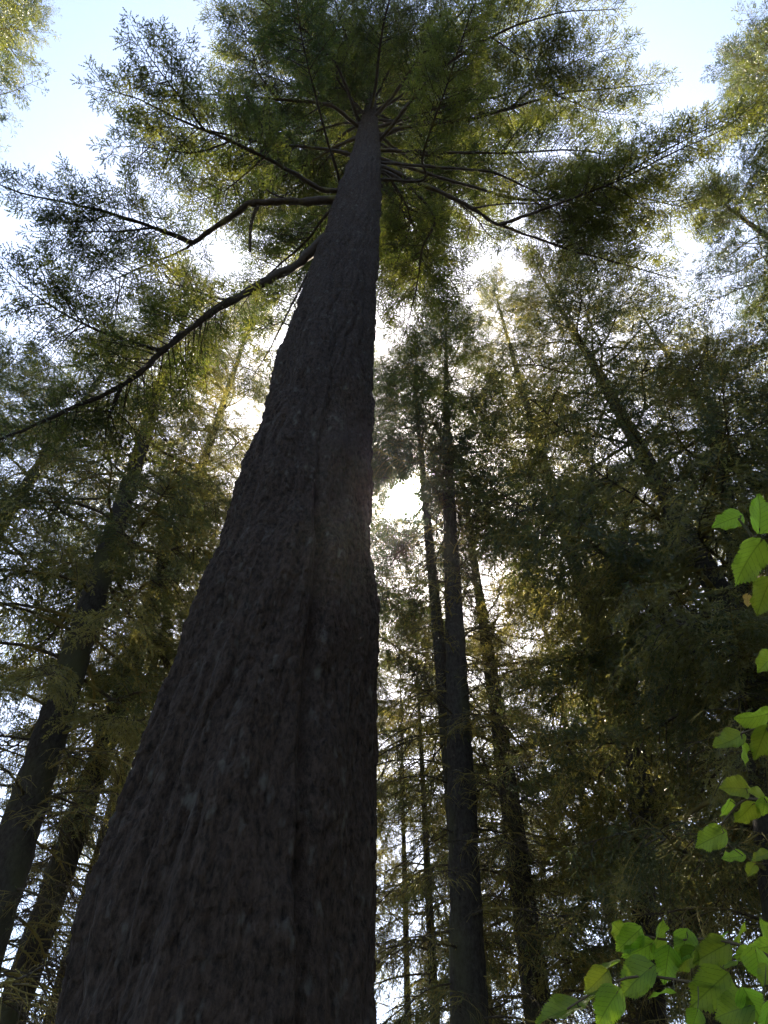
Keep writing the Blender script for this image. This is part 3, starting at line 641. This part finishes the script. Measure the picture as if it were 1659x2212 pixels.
def leaf_mesh(seed, wide=0.46, mats=None):
    """serrated, heart-based leaf of length 1 along +Y, folded along the midrib and wavy"""
    g = np.random.default_rng(seed)
    t = np.linspace(0, 1, 41)
    base = wide * (np.sin(np.pi * np.clip(t, 0, 1) ** 0.62) ** 0.8) * (1 - 0.25 * t)
    lob = 0.09 * np.maximum(0, np.sin(t * np.pi * 3.6 + g.uniform(-0.4, 0.6))) * np.sin(np.pi * t)
    saw = np.where(np.arange(41) % 2, 0.030, -0.016) * np.sin(np.pi * t) ** 0.5 + g.normal(0, 0.006, 41)
    V, UVs = [], []
    cols = np.linspace(-1, 1, 9)
    bend = g.uniform(-0.35, 0.35); fold = g.uniform(0.10, 0.42); ph = g.uniform(0, 6)
    for i in range(41):
        for c in cols:
            w = base[i] + (lob[i] + saw[i]) * (abs(c) ** 3)
            x = c * max(w, 0)
            y = t[i] - 0.10 * (abs(c) ** 2) * max(0, 1 - t[i] * 5) + 0.03 * abs(c) * (i % 2)
            z = fold * abs(x) + bend * (t[i] - 0.3) ** 2 + 0.045 * math.sin(11 * t[i] + ph + 2 * c) * abs(c) ** 1.5
            V.append((x, y, z)); UVs.append((x, t[i]))
    F = []
    for i in range(40):
        for j in range(8):
            a = i * 9 + j; F.append((a, a + 1, a + 10, a + 9))
    return mesh('leaf_shared', np.array(V), np.array(F), mats or [M_leaf], smooth=True, uv=np.array(UVs))
LM = [leaf_mesh(700 + k, w) for k, w in enumerate((0.42, 0.38, 0.46, 0.36, 0.40, 0.44, 0.38, 0.34))]
DRY = leaf_mesh(720, 0.35, [M_dry])
def shrub(label, stem_xy, top, twigs, leaves, seed):
    g = np.random.default_rng(seed)
    base = np.array([stem_xy[0], stem_xy[1], -0.05])
    root = tag(empty('leafy_shrub', base), label, 'shrub')
    P = spline([base, base + (0.03, 0.02, 0.8), base + (-0.02, 0.05, 1.7), np.array([stem_xy[0], stem_xy[1], top])], 40)
    V, F = tube(P, np.linspace(0.016, 0.005, 40), 8, 0.05, g)
    obj('stem', mesh('stem', V - base, F, [M_stem], smooth=True), root)
    allp = []
    for tw in twigs:
        T = np.array([at_t(x, y, t) for x, y, t in tw])
        k = np.argmin(np.abs(P[:, 2] - (T[0, 2] - 0.25)))
        Q = spline(np.vstack([P[k], T]), 40); allp.append(Q)
        V, F = tube(Q, np.linspace(0.006, 0.0022, 40), 6, 0.08, g)
        obj('twig', mesh('twig', V - base, F, [M_stem], smooth=True), root)
    allp = np.vstack(allp)
    right = np.array([1, 0, 0.]); fw = ray(829.5, 1106); upv = np.array([0, -math.sin(PITCH), math.cos(PITCH)])
    for spec in leaves:
        x, y, size, ang, tilt, t = spec[:6]; dry = len(spec) > 6
        c = at_t(x, y, t); L = 0.9 * size / FPX * ((c - CAM) @ fw); tilt += g.uniform(-25, 25)
        a = math.radians(ang)
        tip = math.cos(a) * right + math.sin(a) * upv + fw * g.normal(0, 0.18)
        tip = tip / np.linalg.norm(tip)
        nrm = -fw + UP * 0.25 + g.normal(0, 0.22, 3)
        nrm = nrm - tip * (nrm @ tip); nrm /= np.linalg.norm(nrm)
        R3 = np.array(Matrix.Rotation(math.radians(tilt), 3, Vector(tip))); nrm = R3 @ nrm
        sx = np.cross(tip, nrm)
        origin = c - tip * L * 0.5
        q = allp[np.argmin(np.linalg.norm(allp - origin, axis=1))]
        M = Matrix(((sx[0] * L, tip[0] * L, nrm[0] * L, origin[0] - base[0]), (sx[1] * L, tip[1] * L, nrm[1] * L, origin[1] - base[1]), (sx[2] * L, tip[2] * L, nrm[2] * L, origin[2] - base[2]), (0, 0, 0, 1)))
        lf = obj('leaf', DRY if dry else LM[g.integers(8)], root, M)
        if dry: lf['label'] = 'small withered brown leaf'
        Pt = spline([q, (q + origin) / 2 - UP * 0.004, origin, origin + tip * L * 0.06], 10)
        V, F = tube(Pt, np.linspace(0.0014, 0.0009, 10), 5)
        obj('petiole', mesh('petiole', V - base, F, [M_stem], smooth=True), root)
    return root
shrub('sunlit leafy shrub with round green leaves up the right edge', (1.02, 1.12), 3.2,
      [[(1760, 1330, 1.7), (1690, 1250, 1.65), (1640, 1180, 1.6), (1595, 1120, 1.6)],
       [(1770, 1700, 1.8), (1690, 1600, 1.8), (1640, 1575, 1.8), (1600, 1585, 1.8)],
       [(1780, 1900, 1.9), (1690, 1760, 1.9), (1620, 1725, 1.9), (1575, 1760, 1.9), (1545, 1800, 1.9)]],
      [(1570, 1125, 72, 200, 10, 1.6), (1642, 1105, 95, 80, 0, 1.55), (1610, 1217, 118, 240, 0, 1.5), (1648, 1290, 92, 250, 10, 1.55), (1614, 1298, 32, 255, 30, 1.6, 1),
       (1655, 1432, 62, 220, 40, 1.7), (1625, 1550, 82, 190, 25, 1.8), (1572, 1604, 78, 205, 15, 1.8), (1642, 1606, 84, 250, 15, 1.8), (1604, 1630, 52, 260, 20, 1.8),
       (1584, 1702, 66, 175, 15, 1.9), (1568, 1748, 48, 240, 20, 1.9), (1607, 1758, 66, 235, 10, 1.9), (1650, 1745, 50, 270, 20, 1.9), (1628, 1716, 60, 160, 30, 1.95),
       (1532, 1814, 78, 215, 25, 1.9), (1582, 1853, 54, 190, 35, 2.0), (1642, 1850, 46, 200, 50, 2.0), (1622, 1880, 34, 230, 40, 2.0)], 31)
shrub('leafy shrub with a cluster of pointed green leaves in the lower right corner', (1.22, 1.75), 2.5,
      [[(1760, 2140, 2.1), (1650, 2060, 2.1), (1540, 2030, 2.1), (1440, 2030, 2.1), (1350, 2010, 2.1)],
       [(1760, 2260, 2.0), (1630, 2160, 2.0), (1480, 2120, 2.0), (1370, 2110, 2.0), (1290, 2140, 2.0), (1225, 2180, 2.0)]],
      [(1332, 2003, 62, 130, 10, 2.1), (1358, 2030, 78, 230, 10, 2.1), (1422, 2018, 84, 80, 10, 2.1), (1375, 2056, 84, 215, 15, 2.1), (1477, 2045, 70, 250, 30, 2.1),
       (1287, 2123, 74, 225, 40, 2.0), (1312, 2092, 66, 200, 75, 2.05), (1372, 2120, 105, 225, 20, 2.0), (1205, 2188, 118, 190, 68, 2.0), (1272, 2162, 60, 195, 75, 2.0),
       (1427, 2146, 62, 195, 55, 1.95), (1532, 2060, 92, 210, 30, 2.1), (1545, 2028, 70, 40, 50, 2.15), (1625, 2052, 96, 200, 20, 2.1), (1580, 2078, 46, 20, 55, 2.05),
       (1530, 2140, 115, 230, 25, 2.0), (1640, 2090, 80, 280, 30, 2.05), (1580, 2185, 96, 215, 30, 1.95), (1625, 2168, 86, 300, 30, 1.95), (1652, 2108, 50, 260, 50, 2.0),
       (1310, 2180, 104, 240, 35, 1.95), (1500, 2205, 50, 250, 40, 1.95), (1480, 2075, 70, 230, 30, 2.1), (1440, 2085, 80, 260, 25, 2.1), (1650, 2010, 60, 100, 40, 2.15), (1595, 2015, 64, 60, 40, 2.15), (1655, 2200, 80, 250, 20, 1.9)], 32)


# ------------------------------------------------------------------ added thin volume, standing in for lens glow round the sun
hm, hn, hl, hout = mat('glow_haze')
hv = hn.new('ShaderNodeVolumePrincipled')
hv.inputs['Color'].default_value = (0.92, 0.92, 0.92, 1)
hv.inputs['Density'].default_value = 0.0003
hv.inputs['Anisotropy'].default_value = 0.91
hl.new(hv.outputs[0], hout.inputs['Volume'])
hb = np.array([(x, y, z) for x in (-640, 640) for y in (-640, 640) for z in (-1.6, 46.0)], float)
hf = np.array([(0, 1, 3, 2), (4, 6, 7, 5), (0, 4, 5, 1), (2, 3, 7, 6), (0, 2, 6, 4), (1, 5, 7, 3)])
tag(obj('glow_haze', mesh('glow_haze', hb, hf, [hm])), kind='stuff')
